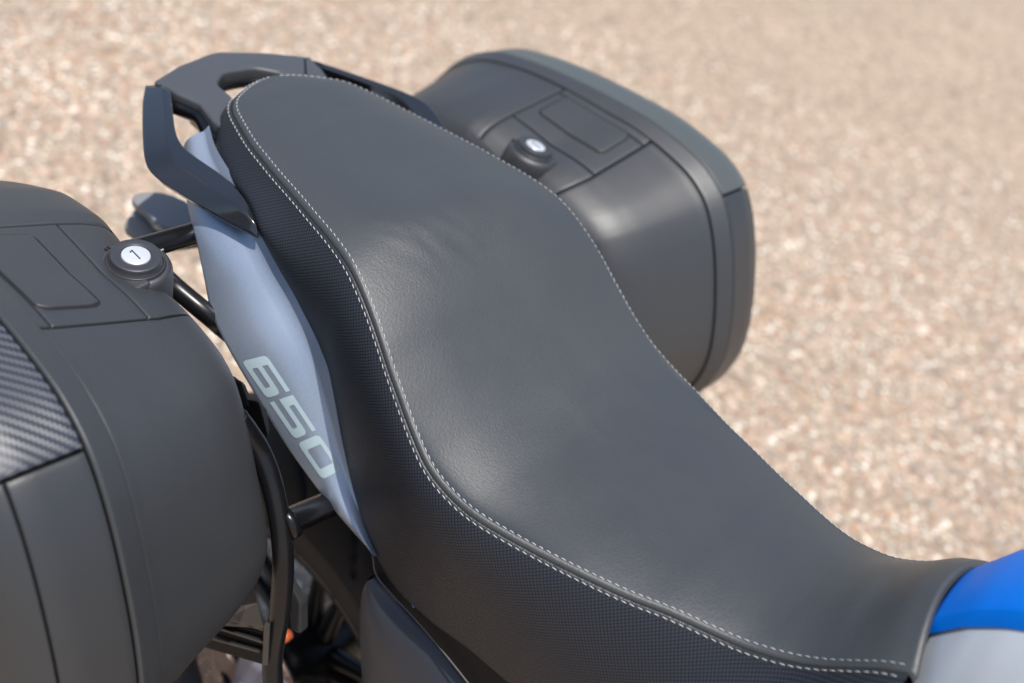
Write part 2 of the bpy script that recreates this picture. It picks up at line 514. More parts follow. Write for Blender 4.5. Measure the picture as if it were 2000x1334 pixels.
# ================================================================== MOTORCYCLE
bike = empty('motorcycle', (0.1, 0, GZ), 'blue and black touring motorcycle with a long stitched seat', 'motorcycle')

# ---------------- seat
SEAM = np.array([(-.160, 0, .970), (-.157, -.016, .970), (-.152, -.030, .970), (-.142, -.050, .9695), (-.130, -.068, .969), (-.117, -.0775, .968), (-.090, -.088, .967),
 (-.062, -.097, .966), (-.033, -.104, .966), (-.009, -.1095, .966), (.025, -.1165, .9665), (.059, -.1235, .966), (.091, -.1295, .965), (.122, -.1355, .961),
 (.144, -.140, .953), (.166, -.144, .941), (.187, -.148, .927), (.206, -.151, .912), (.225, -.1535, .898), (.243, -.156, .885), (.260, -.1585, .8745),
 (.274, -.160, .867), (.293, -.1605, .861), (.315, -.159, .857), (.330, -.157, .856), (.360, -.149, .8555), (.387, -.141, .856), (.418, -.132, .858),
 (.446, -.123, .860), (.466, -.116, .862), (.485, -.109, .865), (.503, -.103, .867), (.527, -.096, .870), (.547, -.091, .874), (.566, -.087, .881),
 (.584, -.0835, .890), (.601, -.082, .903), (.619, -.0815, .921), (.634, -.081, .936), (.649, -.080, .946)])
NS = 420
seam = smooth1(spline(SEAM, NS), 6)                     # right half, tail -> front
# bottom edge of the seat side, by x
BOT = np.array([(-.165, .001, .928), (-.15, .055, .924), (-.125, .085, .920), (-.10, .104, .918), (-.06, .118, .922), (-.02, .131, .927), (.016, .1435, .9225), (.045, .145, .908), (.070, .145, .896), (.107, .144, .871),
 (.130, .1445, .852), (.146, .145, .826), (.162, .1455, .799), (.176, .1455, .777), (.190, .1455, .756), (.212, .1455, .729), (.238, .1455, .707), (.257, .146, .6965), (.275, .1465, .693), (.292, .147, .694), (.322, .1475, .697),
 (.362, .148, .707), (.41, .148, .711), (.47, .142, .725), (.53, .132, .760), (.59, .12, .815), (.655, .108, .870)])
full = np.vstack([seam[::-1], (seam * [1, -1, 1])[1:]])   # right front -> tail -> left front
T = np.gradient(full, axis=0); T /= np.linalg.norm(T, axis=1)[:, None]
O = np.stack([-T[:, 1], T[:, 0], 0 * T[:, 0]], 1); O /= np.linalg.norm(O, axis=1)[:, None]
O = -O if O[20, 1] > 0 else O
O = smooth1(O, 4); O /= np.linalg.norm(O, axis=1)[:, None]
Z = np.array([0, 0, 1.0])
def crown(x):
    return np.interp(x, [-.16, -.12, -.05, .05, .12, .17, .22, .27, .31, .36, .42, .5, .56, .60, .65], [.001, .006, .011, .012, .012, .012, .0105, .010, .010, .010, .010, .010, .013, .020, .020])
def power(x):
    return np.interp(x, [-.16, .0, .2, .26, .30, .37, .42, .6], [3.0, 3.0, 2.8, 2.8, 2.9, 2.9, 2.8, 2.4])
def seat_bow(x, v):
    return -0.020 * (1 - v ** 2) * np.clip((x - .52) / .13, 0, 1) ** 1.5
rows = []
MV = 84
vv = np.sin(np.linspace(-math.pi / 2, math.pi / 2, MV + 1))      # denser near the seams
from mathutils import noise as mnoise
for i in range(NS):
    x, y, z = seam[i]
    yy = abs(y)
    v = vv
    zz = z + crown(x) * (1 - np.abs(v) ** power(x))
    # the pillion pad's front lip: a soft swelling at its middle above the drop to the rider's part
    zz = zz + 0.0045 * math.exp(-((x - .105) / .035) ** 2) * np.exp(-(v / .75) ** 4) - 0.004 * math.exp(-((x - .02) / .06) ** 2) * np.exp(-(v / .6) ** 2)
    q_ = (1 - np.abs(v)) * yy
    zz = zz + math.exp(-((x - .325) / .052) ** 2) * (-0.0125) * np.where(v < 0, 1, .3) * (1 - np.exp(-q_ / .0075)) * np.exp(-q_ / .045)
    # lip where the seat turns up to the tank
    zz = zz - 0.004 * math.exp(-((x - .613) / .014) ** 2) * (1 - v ** 2)
    xx = x + seat_bow(x, v)
    row = np.stack([xx, v * yy, zz], 1)
    for k in range(1, MV):
        p = row[k]
        # faint creases where the passenger pad folds into the rider's part
        wv = math.exp(-((x - .125) / .035) ** 2) * math.exp(-((v[k] + .35) / .35) ** 2)
        row[k, 2] += 0.0007 * wv * mnoise.noise(Vector(((p[0] + .55 * p[1]) * 26, (p[1] - .55 * p[0]) * 95, 1.7)))
        row[k, 2] += 0.00045 * (mnoise.noise(Vector((p[0] * 14, p[1] * 14, 3.1))) + 0.5 * mnoise.noise(Vector((p[0] * 34, p[1] * 34, 7.1)))) * (1 - v[k] ** 4)
    rows.append(row)
top = np.array(rows)
# rounded return at the front edge
last = top[-1]
ext = []
for k in range(1, 7):
    a = k / 6 * math.pi / 2
    ext.append(last + [0.006 * math.sin(a), 0, -0.006 * (1 - math.cos(a))])
ext.append(ext[-1] + [0, 0, -0.05])
top = np.vstack([top, np.array(ext)])
# outer margins of the top: seam line -> rounded down into the groove
iR = np.arange(NS - 1, -1, -1)
marg = [(0.0012, -0.0002), (0.0022, -0.0008), (0.0031, -0.0018), (0.0037, -0.0032), (0.0040, -0.0055)]
OR = O[:NS][::-1]              # tail -> front for the right half
def margin(side):
    cols = []
    for (o, h) in marg:
        out = OR * o; q = seam + out + Z * h
        if side > 0: q = q * [1, -1, 1]
        q = np.vstack([q, np.repeat(q[-1:], 7, 0) + (np.array(ext)[:, 0 if side < 0 else -1] - last[0 if side < 0 else -1])])
        cols.append(q)
    return np.array(cols).transpose(1, 0, 2)
Lm = margin(-1)[:, ::-1]; Rm = margin(1)
top = np.concatenate([Lm, top, Rm], 1)
seat = link('seat', grid(top, flip=False), M['vinyl'], bike, label='black seat in smooth grained vinyl, stepped up for the passenger')

# side cover, one band round the whole seat
prof_rows = []
for i in range(len(full)):
    S = full[i]; o = O[i]
    x = S[0]
    sgn = -1 if i < NS else 1
    bx = x
    by = np.interp(x, BOT[:, 0], BOT[:, 1]); bz = np.interp(x, BOT[:, 0], BOT[:, 2])
    if x < -.10:
        f = np.interp(-x, [.10, .160], [1, 0])
        yref = abs(S[1]) + .012
        B = np.array([x - .004 * (1 - f), S[1] + o[1] * .010, bz])
        B = B * (1 - f) + np.array([bx, sgn * by, bz]) * f if f > 0 else B
    else:
        B = np.array([bx, sgn * by, bz])
    h = S[2] - B[2]
    P0 = S + o * .0078 - Z * .0074
    C1 = P0 + o * (.006 + .10 * min(h, .12)) - Z * (.10 * h + .012)
    C2 = B + o * (.010 + .03 * h) + Z * (.40 * h)
    pts = [S + o * .0041 - Z * .0062, S + o * .0045 - Z * .0042, S + o * .0054 - Z * .0042, S + o * .0066 - Z * .0054, P0]
    for t in np.linspace(0, 1, 34)[1:]:
        pts.append((1-t)**3 * P0 + 3*(1-t)**2*t * C1 + 3*(1-t)*t*t * C2 + t**3 * B)
    pts.append(B - o * .006 - Z * .003); pts.append(B - o * .03 - Z * .004)
    prof_rows.append(pts)
side = np.array(prof_rows)
for c in range(5, side.shape[1] - 2):         # soften along the length
    for k in range(3): side[:, c, k] = smooth1(side[:, c, k], 10)
cover_me = grid(side[:, 4:], flip=True)
co = np.empty(len(cover_me.vertices) * 3); cover_me.vertices.foreach_get('co', co); co = co.reshape(-1, 3)
vi = np.empty(len(cover_me.loops), int); cover_me.loops.foreach_get('vertex_index', vi)
ca, sa = math.cos(math.radians(36)), math.sin(math.radians(36))
uvs = np.stack([co[:, 0] * ca + co[:, 2] * sa, -co[:, 0] * sa + co[:, 2] * ca], 1)[vi]
cover_me.uv_layers[0].data.foreach_set('uv', uvs.ravel())
link('seat_side_cover', cover_me, M['weave'], seat, label='seat side in small checked woven vinyl')
link('seam_welt', grid(side[:, :5], flip=True, uv=False), M['welt'], seat)


def stitches(path, normals, pitch=0.0066, length=0.0045, r=0.00036):
    d = np.r_[0, np.cumsum(np.linalg.norm(np.diff(path, axis=0), axis=1))]
    V = []; F = []
    s = pitch
    while s < d[-1] - pitch:
        sc = lambda q: np.array([np.interp(q, d, path[:, k]) for k in range(3)])
        a = sc(s); b = sc(s + length)
        nn = np.array([np.interp(s, d, normals[:, k]) for k in range(3)]); nn /= np.linalg.norm(nn)
        t = b - a; t /= np.linalg.norm(t)
        sidev = np.cross(t, nn)
        skew = sidev * 0.00035
        base = len(V)
        prof = [(0, .25), (.14, .85), (.5, 1.05), (.86, .85), (1, .25)]
        for f, w in prof:
            c = a + (b - a) * f + nn * (0.0002 + 0.0005 * math.sin(math.pi * f)) + skew * (f - .5) * 2
            for q in range(6):
                an = q * math.pi / 3
                V.append(c + r * w * (math.cos(an) * sidev + math.sin(an) * nn))
        for k in range(4):
            for q in range(6):
                F.append((base + k*6 + q, base + k*6 + (q+1) % 6, base + (k+1)*6 + (q+1) % 6, base + (k+1)*6 + q))
        F.append(tuple(base + q for q in range(5, -1, -1))); F.append(tuple(base + 24 + q for q in range(6)))
        s += pitch * (1 + 0.03 * random.uniform(-1, 1))
    return mesh(V, F)
half = len(full) // 2
in_n = np.repeat(Z[None], len(full), 0) + O * .25
out_n = np.repeat(Z[None], len(full), 0) + O * .9
inner_path = full + Z * .0002
outer_path = full + O * .0073 - Z * .0060
for sl in (slice(0, half + 1), slice(half, None)):
    link('stitching', stitches(inner_path[sl], in_n[sl]), M['thread'], seat, kind='stuff')
    link('stitching', stitches(outer_path[sl], out_n[sl]), M['thread'], seat, kind='stuff')
# seat base under the foam
link('seat_base', join(block([(-.13, -.085, .90), (.12, -.12, .86), (.12, .12, .86), (-.13, .085, .90), (-.13, -.085, .93), (.12, -.10, .93), (.12, .10, .93), (-.13, .085, .93)], 0.004),
     block([(.15, -.135, .70), (.60, -.115, .72), (.60, .115, .72), (.15, .135, .70), (.15, -.12, .83), (.6, -.09, .83), (.6, .09, .83), (.15, .12, .83)], 0.004)), M['black'], seat)

# ---------------- tail panel with the number
TL = [(-0.1395, -0.1180, 0.9204), (-0.1094, -0.1360, 0.9118), (-0.0769, -0.1540, 0.9024), (-0.0434, -0.1660, 0.8865), (-0.0118, -0.1760, 0.8639), (0.0095, -0.1820, 0.8452), (0.0403, -0.1870, 0.8332), (0.0720, -0.1850, 0.8136), (0.0991, -0.1790, 0.7910), (0.1245, -0.1710, 0.7668), (0.1494, -0.1630, 0.7463), (0.1758, -0.1570, 0.7304), (0.2153, -0.1495, 0.7138), (0.2368, -0.1470, 0.7087)]
TU = [(-.135, -.094, .944), (-.105, -.108, .940), (-.065, -.120, .938), (-.025, -.130, .934), (.016, -.139, .926), (.048, -.139, .912), (.080, -.139, .894), (.113, -.139, .868), (.135, -.139, .838), (.155, -.139, .806), (.172, -.139, .778), (.190, -.139, .752), (.219, -.140, .722), (.2405, -.1425, .707)]
ts = np.linspace(0, 1, len(TL))
tL = spline(TL, 90); tU = spline(TU, 90)
bulge = np.interp(np.linspace(0, 1, 90), [0, .1, .3, .5, .75, 1], [.001, .002, .0035, .002, .000, 0])
prow = []
for f in np.linspace(0, 1, 26):
    g = np.interp(f, [0, .15, .45, .72, .80, 1], [0, .15, .55, 1.0, .80, 0])
    base = tL * (1 - f) + tU * f
    prow.append(base + np.stack([0 * bulge, bulge * .5 * g, -bulge * 1.5 * g], 1) + np.array([0, -.005, .003]) * math.sin(math.pi * min(1, f / .8)) * 1.0)
P = np.array(prow)
for k in range(3):
    P[:, :, k] = np.array([smooth1(r, 4) for r in P[:, :, k]])
P[0] = smooth1(tL, 2)
under = np.array([P[0] + [0, .0012, -.0022], P[0] + [0, .004, -.003], P[0] + [0, .03, -.012]])
P = np.concatenate([under[::-1], P], 0)
panel_me = grid(P, flip=False)
panel = link('tail_panel', panel_me, M['flake'], bike, label='silver-blue metallic tail panel printed with a number')
link('tail_panel', mirror_y(panel_me), M['flake'], bike)
bv = BVHTree.FromObject(panel, bpy.context.evaluated_depsgraph_get())
bvm = bmesh.new(); bvm.from_mesh(panel_me); bv = BVHTree.FromBMesh(bvm)

QUAD = [(0.0611, -0.1840, 0.8268), (0.0785, -0.1720, 0.8421), (0.1819, -0.1520, 0.7716), (0.1694, -0.1600, 0.7513)]    # start-bottom, start-top, end-top, end-bottom
def digit_point(u, v):
    q = [np.array(p) for p in QUAD]
    p = (q[0] * (1 - u) + q[3] * u) * (1 - v) + (q[1] * (1 - u) + q[2] * u) * v
    d = Vector(CAM - p).normalized()
    hit = bv.ray_cast(Vector(p) + d * 0.05, -d)
    if hit[0] is None:
        hit = bv.find_nearest(Vector(p))
    n = hit[1].normalized()
    if n.y > 0: n = -n
    return hit[0] + n * 0.0005
w = .80; th = .215
def dig(shape):
    r = .16
    if shape == '6':
        outer = [(0, 0), (1, 0), (1, .605), (.235, .605), (.235, .815), (1, .815), (1, 1), (0, 1)]
        rr = [r, r, r, .02, .02, .0, .0, r]
        return rounded(outer, rr), [rounded([(.235, .19), (.765, .19), (.765, .405), (.235, .405)], .05)]
    if shape == '5':
        outer = [(0, 0), (1, 0), (1, .605), (.235, .605), (.235, .815), (1, .815), (1, 1), (0, 1), (0, .405), (.765, .405), (.765, .19), (0, .19)]
        rr = [0, r, r, .02, .02, 0, 0, .02, .02, .05, .05, 0]
        return rounded(outer, rr), []
    return rounded([(0, 0), (1, 0), (1, 1), (0, 1)], r), [rounded([(.235, .19), (.765, .19), (.765, .815), (.235, .815)], .05)]
for k, ch in enumerate('650'):
    outer, holes = dig(ch)
    me = flat(outer, holes, thick=0.0001)
    bm = bmesh.new(); bm.from_mesh(me)
    bmesh.ops.remove_doubles(bm, verts=bm.verts, dist=0.002)
    bmesh.ops.triangulate(bm, faces=bm.faces)
    for _ in range(3):
        es = [e for e in bm.edges if e.calc_length() > 0.14]
        if es:
            bmesh.ops.subdivide_edges(bm, edges=es, cuts=1)
            bmesh.ops.triangulate(bm, faces=bm.faces)
    for vtx in bm.verts:
        vtx.co = digit_point((k + 0.02 + vtx.co.x * .90) / 3.0, vtx.co.y)
    bm.to_mesh(me); bm.free()
    link('numeral', me, M['decal'], panel, label={'6': 'pale numeral 6', '5': 'pale numeral 5', '0': 'pale numeral 0'}[ch])

# ---------------- grab rail
def loft(sections, parts=6):
    S = np.array(sections)             # (stations, ring, 3)
    m_ = len(S)
    tq = np.linspace(0, m_ - 1, 8 * (m_ - 1) + 1)
    res = np.stack([np.stack([np.interp(tq, np.arange(m_), S[:, k, c]) for c in range(3)], 1) for k in range(S.shape[1])], 1)
    for k in range(res.shape[1]):
        res[:, k] = smooth1(res[:, k], 10)
    # rounded corners: split every ring corner
    n = res.shape[1]
    out = []
    for k in range(n):
        a, b, c = res[:, k - 1], res[:, k], res[:, (k + 1) % n]
        la = np.linalg.norm(a - b, axis=1)[:, None] + 1e-9; lb = np.linalg.norm(c - b, axis=1)[:, None] + 1e-9
        ra = np.minimum(.0013, la * .3); rb = np.minimum(.0013, lb * .3)
        p1 = b + (a - b) / la * ra; p2 = b + (c - b) / lb * rb
        m = (p1 + 2 * b + p2) / 4
        s1 = b + (a - b) / la * ra * 2.2; s2 = b + (c - b) / lb * rb * 2.2
        out += [s1, p1, m, p2, s2]
    R = np.stack(out, 1)
    c0 = R[:1].mean(1, keepdims=True).repeat(R.shape[1], 1); c1 = R[-1:].mean(1, keepdims=True).repeat(R.shape[1], 1)
    return grid(np.concatenate([c0, R, c1], 0), closed_v=True, uv=False)
ro = [(-0.2256, -0.1054, 0.9420), (-0.1982, -0.1267, 0.9410), (-0.1570, -0.1534, 0.9400), (-0.1209, -0.1756, 0.9370), (-0.1025, -0.1836, 0.9340), (-0.0877, -0.1825, 0.9310), (-0.0588, -0.1703, 0.9250), (-0.0169, -0.1580, 0.9220), (0.0134, -0.1520, 0.9249), (0.0182, -0.1500, 0.9246)]
rc = [(-0.2070, -0.0982, 0.9510), (-0.1630, -0.1254, 0.9510), (-0.1251, -0.1491, 0.9500), (-0.1038, -0.1616, 0.9480), (-0.0897, -0.1656, 0.9460), (-0.0750, -0.1624, 0.9440), (-0.0395, -0.1522, 0.9380), (-0.0037, -0.1510, 0.9397), (0.0112, -0.1480, 0.9344), (0.0156, -0.1475, 0.9283)]
ri = [(-0.1935, -0.0978, 0.9500), (-0.1648, -0.1155, 0.9500), (-0.1397, -0.1308, 0.9490), (-0.1199, -0.1408, 0.9480), (-0.1067, -0.1435, 0.9460), (-0.0899, -0.1410, 0.9440), (-0.0587, -0.1298, 0.9380), (-0.0157, -0.1410, 0.9440), (0.0038, -0.1420, 0.9326), (0.0127, -0.1450, 0.9268)]
ro, rc, ri = map(np.array, (ro, rc, ri))
tp = np.linspace(0, 1, len(ro)); drop = np.interp(tp, [0, .5, .85, 1], [.020, .020, .010, .004])[:, None]
bo = ro + np.array([0, 0, -1.0]) * drop * .55 + np.array([0, .010, 0]) * drop / .02
bi = ri + np.array([0, 0, -1.0]) * drop * 1.1
secs = np.stack([bo, ro, rc, ri, bi], 1)
arm_me = loft(secs)
link('grab_rail', arm_me, M['rail'], bike); link('grab_rail', mirror_y(arm_me), M['rail'], bike)
wl = np.stack([spline(q, 50) for q in (ri + [0, .0006, -.002], ri + [0, .002, -.034] * np.array([1, 1, 1]))], 0)
wl_me = grid(wl[:, :44], flip=False, uv=False)
link('rail_inner_wall', wl_me, M['gloss'], bike); link('rail_inner_wall', mirror_y(wl_me), M['gloss'], bike)
# cross plate
half_o = [(-0.2059, -0.0963, 0.9490), (-0.2183, -0.1009, 0.9490), (-0.2254, -0.0868, 0.9490), (-0.2407, -0.0559, 0.9490), (-0.2558, -0.0059, 0.9490)]
PO = [p[:2] for p in half_o]
inn = [(-.190, -.094), (-.166, -.0845), (-.132, -.0925), (-.10, -.09)]
outl = [(p[0], p[1]) for p in PO] + [(p[0], -p[1]) for p in PO[::-1]] + [(a, -b) for a, b in inn] + inn[::-1]
PO[-1] = (PO[-1][0], PO[-1][1])
slot = rounded([(-.214, -.020), (-.214, .020), (-.196, .042), (-.150, .045), (-.150, -.045), (-.196, -.042)], .008)
outl = rounded(outl, .003, 3)
plate_me = flat(outl, [slot], thick=.016, bevel=.0034, frame=XY(.9425))
link('rail_plate', plate_me, M['plate'], bike)
wall = [(-.190, -.094, .935), (-.166, -.0845, .935), (-.132, -.0925, .933), (-.10, -.09, .930)]
for sg in (1, -1):
    W = np.array(wall) * [1, sg, 1]
    link('rail_rib', tube(W, .0075, 10, samples=30), M['gloss'], bike)
link('rail_rib', tube(np.array([(-.150, -.048, .932), (-.197, -.044, .932), (-.216, -.020, .932), (-.216, .020, .932), (-.197, .044, .932), (-.150, .048, .932)]), .006, 10, samples=60), M['gloss'], bike)

link('plate_joint', box((-.197, .0755, .9506), (.044, .0022, .0014), 0, (0, 0, -38)), M['black'], bike)
# ---------------- rear mudguard wings and lamp under the tail
wing = [(-0.2566, -0.0133, 0.7650), (-0.2775, -0.0239, 0.7650), (-0.2886, -0.0369, 0.7650), (-0.2926, -0.0584, 0.7650), (-0.2861, -0.0679, 0.7650), (-0.2708, -0.0699, 0.7650), (-0.2501, -0.0690, 0.7650), (-0.2323, -0.0742, 0.7650), (-0.1765, -0.0327, 0.7650)]
wing = [(p[0], p[1]) for p in wing]
wme = flat(rounded(wing, .006, 3), thick=.010, bevel=.0025, frame=XY(.760))
M['guard'] = mat('mudguard_plastic', (0.20, 0.205, 0.21), 0.5, bump=0.1)
g = link('rear_mudguard', wme, M['guard'], bike)
link('rear_mudguard', mirror_y(wme), M['plate'], bike)
wing2 = [(-0.2043, -0.0239, 0.7450), (-0.2435, 0.0184, 0.7450), (-0.2803, -0.0406, 0.7450), (-0.2947, -0.0528, 0.7450), (-0.2723, -0.0837, 0.7450), (-0.2602, -0.0894, 0.7450), (-0.2428, -0.0851, 0.7450), (-0.2122, -0.0660, 0.7450)]
wing2 = [(p[0], p[1]) for p in wing2]
w2 = flat(rounded(wing2, .006, 3), thick=.010, bevel=.0025, frame=XY(.740))
link('number_plate_bracket', w2, M['guard'], bike)
link('rear_undertray', join(block([(-.22, -.05, .86), (.0, -.085, .85), (.0, .085, .85), (-.22, .05, .86), (-.16, -.06, .89), (.0, -.10, .90), (.0, .10, .90), (-.16, .06, .89)], .006),
   block([(.002, -.085, .85), (.3, -.075, .76), (.3, .075, .76), (.002, .085, .85), (.002, -.10, .90), (.3, -.10, .80), (.3, .10, .80), (.002, .10, .90)], .006)), M['black'], bike)
link('tail_lamp', block([(-.235, -.045, .885), (-.165, -.05, .885), (-.165, .05, .885), (-.235, .045, .885), (-.215, -.04, .912), (-.165, -.045, .92), (-.165, .045, .92), (-.215, .04, .912)], .006), M['redlens'], bike)

# ---------------- fuel tank
def tank_z(x, y):
    zt = np.interp(x, [.640, .655, .67, .69, .72, .78, .9, 1.1], [.957, .992, 1.017, 1.043, 1.07, 1.095, 1.11, 1.08])
    wd = np.interp(x, [.640, .655, .67, .69, .72, .8, .9, 1.1], [.098, .108, .117, .127, .14, .16, .17, .15])
    f = np.clip(np.abs(y) / wd, 0, .9999)
    return zt - .26 * (1 - (1 - f ** 3.0) ** (1 / 3.0))
xs = np.concatenate([np.linspace(0, 1, 26) ** 1.3 * .12, np.linspace(.12, .46, 24)[1:]])
rows = []
for dx in xs:
    yb = np.interp(dx, [0, .05, .1, .46], [.040, .062, .082, .115])
    ys = np.linspace(-yb, yb, 41)
    bow = .016 * (1 - (ys / .10) ** 2)
    xx = .652 + dx - bow * np.clip(1 - dx / .1, 0, 1)
    zz = tank_z(.640 + dx, ys) + .0075
    r = np.stack([xx, ys, zz], 1)
    e1 = r[0] + [0, -.0018, -.002]; e2 = e1 + [0, -.0016, -.016]
    f1 = r[-1] + [0, .0018, -.002]; f2 = f1 + [0, .0016, -.016]
    rows.append(np.vstack([e2, e1, r, f1, f2]))
rows = np.array(rows)
rows = np.concatenate([rows[:1] + [.002, 0, -.05], rows[:1] + [.0005, 0, -.004], rows], 0)
tank = link('fuel_tank', grid(rows, flip=False), M['blue'], bike, label='bright blue fuel tank')
for sg in (-1, 1):
    rows = []
    for dx in xs:
        yb = np.interp(dx, [0, .05, .1, .46], [.037, .059, .079, .112])
        wd = np.interp(.64 + dx, [.640, .655, .67, .69, .72, .8, .9, 1.1], [.098, .108, .117, .127, .14, .16, .17, .15])
        ys = yb + (wd - yb) * np.sin(np.linspace(0, math.pi / 2, 20))
        xx = .6565 + dx - .016 * (1 - (ys / .10) ** 2) * np.clip(1 - dx / .1, 0, 1)
        zz = tank_z(.640 + dx, ys) - .004
        r = np.stack([xx, sg * ys, zz], 1)
        r = np.vstack([r, r[-1] + [0, 0, -.15]])
        rows.append(r)
    rows = np.array(rows)
    c = [rows[:1] + [.014, 0, -.02], rows[:1] + [.004, 0, -.007], rows[:1] + [.001, 0, -.0025]]
    rows = np.concatenate(c + [rows + 0], 0)
    link('tank_side_panel', grid(rows, flip=(sg < 0)), M['grey_paint'], tank)
link('tank_core', block([(.665, -.07, .70), (1.08, -.12, .70), (1.08, .12, .70), (.665, .07, .70), (.665, -.06, .93), (1.08, -.11, .98), (1.08, .11, .98), (.665, .06, .93)], .01), M['black'], tank)

# ---------------- frame rail trim and side cover below the seat
trim = [(0.2303, -0.1420, 0.7049), (0.2412, -0.1420, 0.6825), (0.2827, -0.1420, 0.6746), (0.3265, -0.1420, 0.6673), (0.3666, -0.1420, 0.6576), (0.4047, -0.1420, 0.6514), (0.4555, -0.1420, 0.7123), (0.4131, -0.1420, 0.7136), (0.3543, -0.1420, 0.7063), (0.3167, -0.1420, 0.6967), (0.2758, -0.1420, 0.6966), (0.2408, -0.1420, 0.7079)]
tr = [(p[0], p[2]) for p in trim]
tme = flat(tr, thick=.006, bevel=.0012, frame=XZ(-.139))
link('frame_trim', tme, M['black'], bike); link('frame_trim', mirror_y(tme), M['gloss'], bike)
link('trim_glint', tube([(0.2346, -0.1465, 0.7048), (0.2444, -0.1465, 0.6886), (0.2671, -0.1465, 0.6838), (0.3026, -0.1465, 0.6816), (0.3666, -0.1465, 0.6704), (0.4059, -0.1465, 0.6599)], .0009, 8, samples=60), M['plate'], bike)  # added pale tube standing in for the glint along the trim
link('blue_tab', box((0.2918, -0.1440, 0.6920), (.005, .002, .004), .0005, (0, 35, 0)), M['label_blue'], bike)
cov = [(0.2362, -0.1350, 0.6758), (0.2306, -0.1380, 0.6560), (0.2362, -0.1420, 0.6265), (0.2472, -0.1420, 0.5829), (0.2616, -0.1400, 0.5359), (0.2996, -0.1400, 0.4514)]
cov2 = [(0.2432, -0.1350, 0.6812), (0.2765, -0.1350, 0.6705), (0.3212, -0.1350, 0.6615), (0.3624, -0.1350, 0.6500), (0.4017, -0.1350, 0.6414), (0.4734, -0.1350, 0.6516)]
c1 = spline(cov, 50); c2 = spline(cov2, 50)
rows = []
for f in np.linspace(0, 1, 20):
    rows.append(c1 * (1 - f) + c2 * f + [0, -.016 * math.sin(math.pi * min(1, f * 1.0)) ** .6 * 1.0, 0])
rows = np.array(rows)
rows = np.concatenate([(rows[:1] + [-.003, .012, 0]), rows], 0)
cme = grid(rows, flip=False)
link('side_cover', cme, M['cover'], bike); link('side_cover', mirror_y(cme), M['cover'], bike)
# engine and frame mass in the dark under the seat
link('frame_body', join(block([(.28, -.11, .36), (.95, -.12, .30), (.95, .12, .30), (.28, .11, .36), (.30, -.12, .70), (.95, -.12, .75), (.95, .12, .75), (.30, .12, .70)], .02),
   block([(.95, -.08, .5), (1.2, -.06, .6), (1.2, .06, .6), (.95, .08, .5), (.95, -.1, .9), (1.2, -.08, .95), (1.2, .08, .95), (.95, .1, .9)], .02)), M['black'], bike)

# ---------------- rear wheel
WX, WZ, WR = .08, .282, .345
wheel = link('rear_wheel', join(*[lathe([(.195, -.055), (.212, -.062), (.222, -.058), (.216, -.03), (.195, -.02), (.195, .02), (.216, .03), (.222, .058), (.212, .062), (.195, .055), (.20, .02), (.20, -.02), (.205, -.055)], (WX, 0, WZ), 'y', 96),
     lathe([(.0, -.07), (.04, -.07), (.045, -.04), (.045, .04), (.04, .07), (0, .07)], (WX, 0, WZ), 'y', 40)]), M['alloy'], bike)
for k in range(5):
    a0 = k * 2 * math.pi / 5 + .3
    for s in (-1, 1):
        p = [(WX + .04 * math.cos(a0 + s * .3), 0, WZ + .04 * math.sin(a0 + s * .3)), (WX + .12 * math.cos(a0 + s * .17), 0, WZ + .12 * math.sin(a0 + s * .17)), (WX + .21 * math.cos(a0 + s * .12), 0, WZ + .21 * math.sin(a0 + s * .12))]
        link('spoke', tube(p, [.014, .009, .010], 10, samples=16), M['alloy'], wheel)
nth = 420
prof = []
for t in np.linspace(-1, 1, 41):
    yy = .080 * math.sin(t * math.pi / 2) if abs(t) < .8 else .080 * math.sin(t * math.pi / 2)
    rr = WR - .070 * (abs(yy) / .080) ** 2.4
    prof.append((yy, rr))
for sg in (1,):
    pass
prof = [(-.058, .221), (-.068, .226), (-.0770, .245), (-.0800, .262)] + prof[0:] + [(.0800, .262), (.0770, .245), (.068, .226), (.058, .221)]
prof = np.array(prof)
th_ = np.linspace(0, 2 * math.pi, nth, endpoint=False)
R = np.repeat(prof[None, :, 1], nth, 0); Yp = np.repeat(prof[None, :, 0], nth, 0)
pat = (th_[:, None] * 11 / (2 * math.pi) * 2 + np.abs(Yp) * 22) % 1.0
tread = (np.abs(Yp) > .006) & (np.abs(Yp) < .073) & (pat < .10)
R = R - np.where(tread, .0045, 0)
TP = np.stack([WX + np.cos(th_)[:, None] * R, Yp, WZ + np.sin(th_)[:, None] * R], 2)
link('tyre', grid(TP, closed_u=True, uv=False), M['rubber'], wheel)
circ = lambda cx, cz, r, n=14: [(cx + r * math.cos(a), cz + r * math.sin(a)) for a in np.linspace(0, 2 * math.pi, n, endpoint=False)]
holes = [circ(0, 0, .072, 48)]
for k in range(24):
    for rr, off in ((.082, 0), (.092, .10), (.102, .2)):
        a = k * 2 * math.pi / 24 + off
        holes.append(circ(rr * math.cos(a), rr * math.sin(a), .0032, 8))
dz = flat(circ(0, 0, .107, 96), holes, thick=.005, bevel=.0004, frame=Matrix.Translation((WX, -.100, WZ)) @ XZ(0))
disc = link('brake_disc', dz, M['disc'], bike)
link('disc_carrier', flat(circ(0, 0, .073, 48), [circ(.05 * math.cos(a), .05 * math.sin(a), .014, 16) for a in np.linspace(0, 6.28, 6)[:-1]] + [circ(0, 0, .02, 20)], thick=.006, bevel=.001, frame=Matrix.Translation((WX, -.099, WZ)) @ XZ(0)), M['disc'], disc)
link('axle', lathe([(0, -.125), (.016, -.125), (.018, -.12), (.018, .12), (.016, .125), (0, .125)], (WX, 0, WZ), 'y', 24), M['swing'], bike)
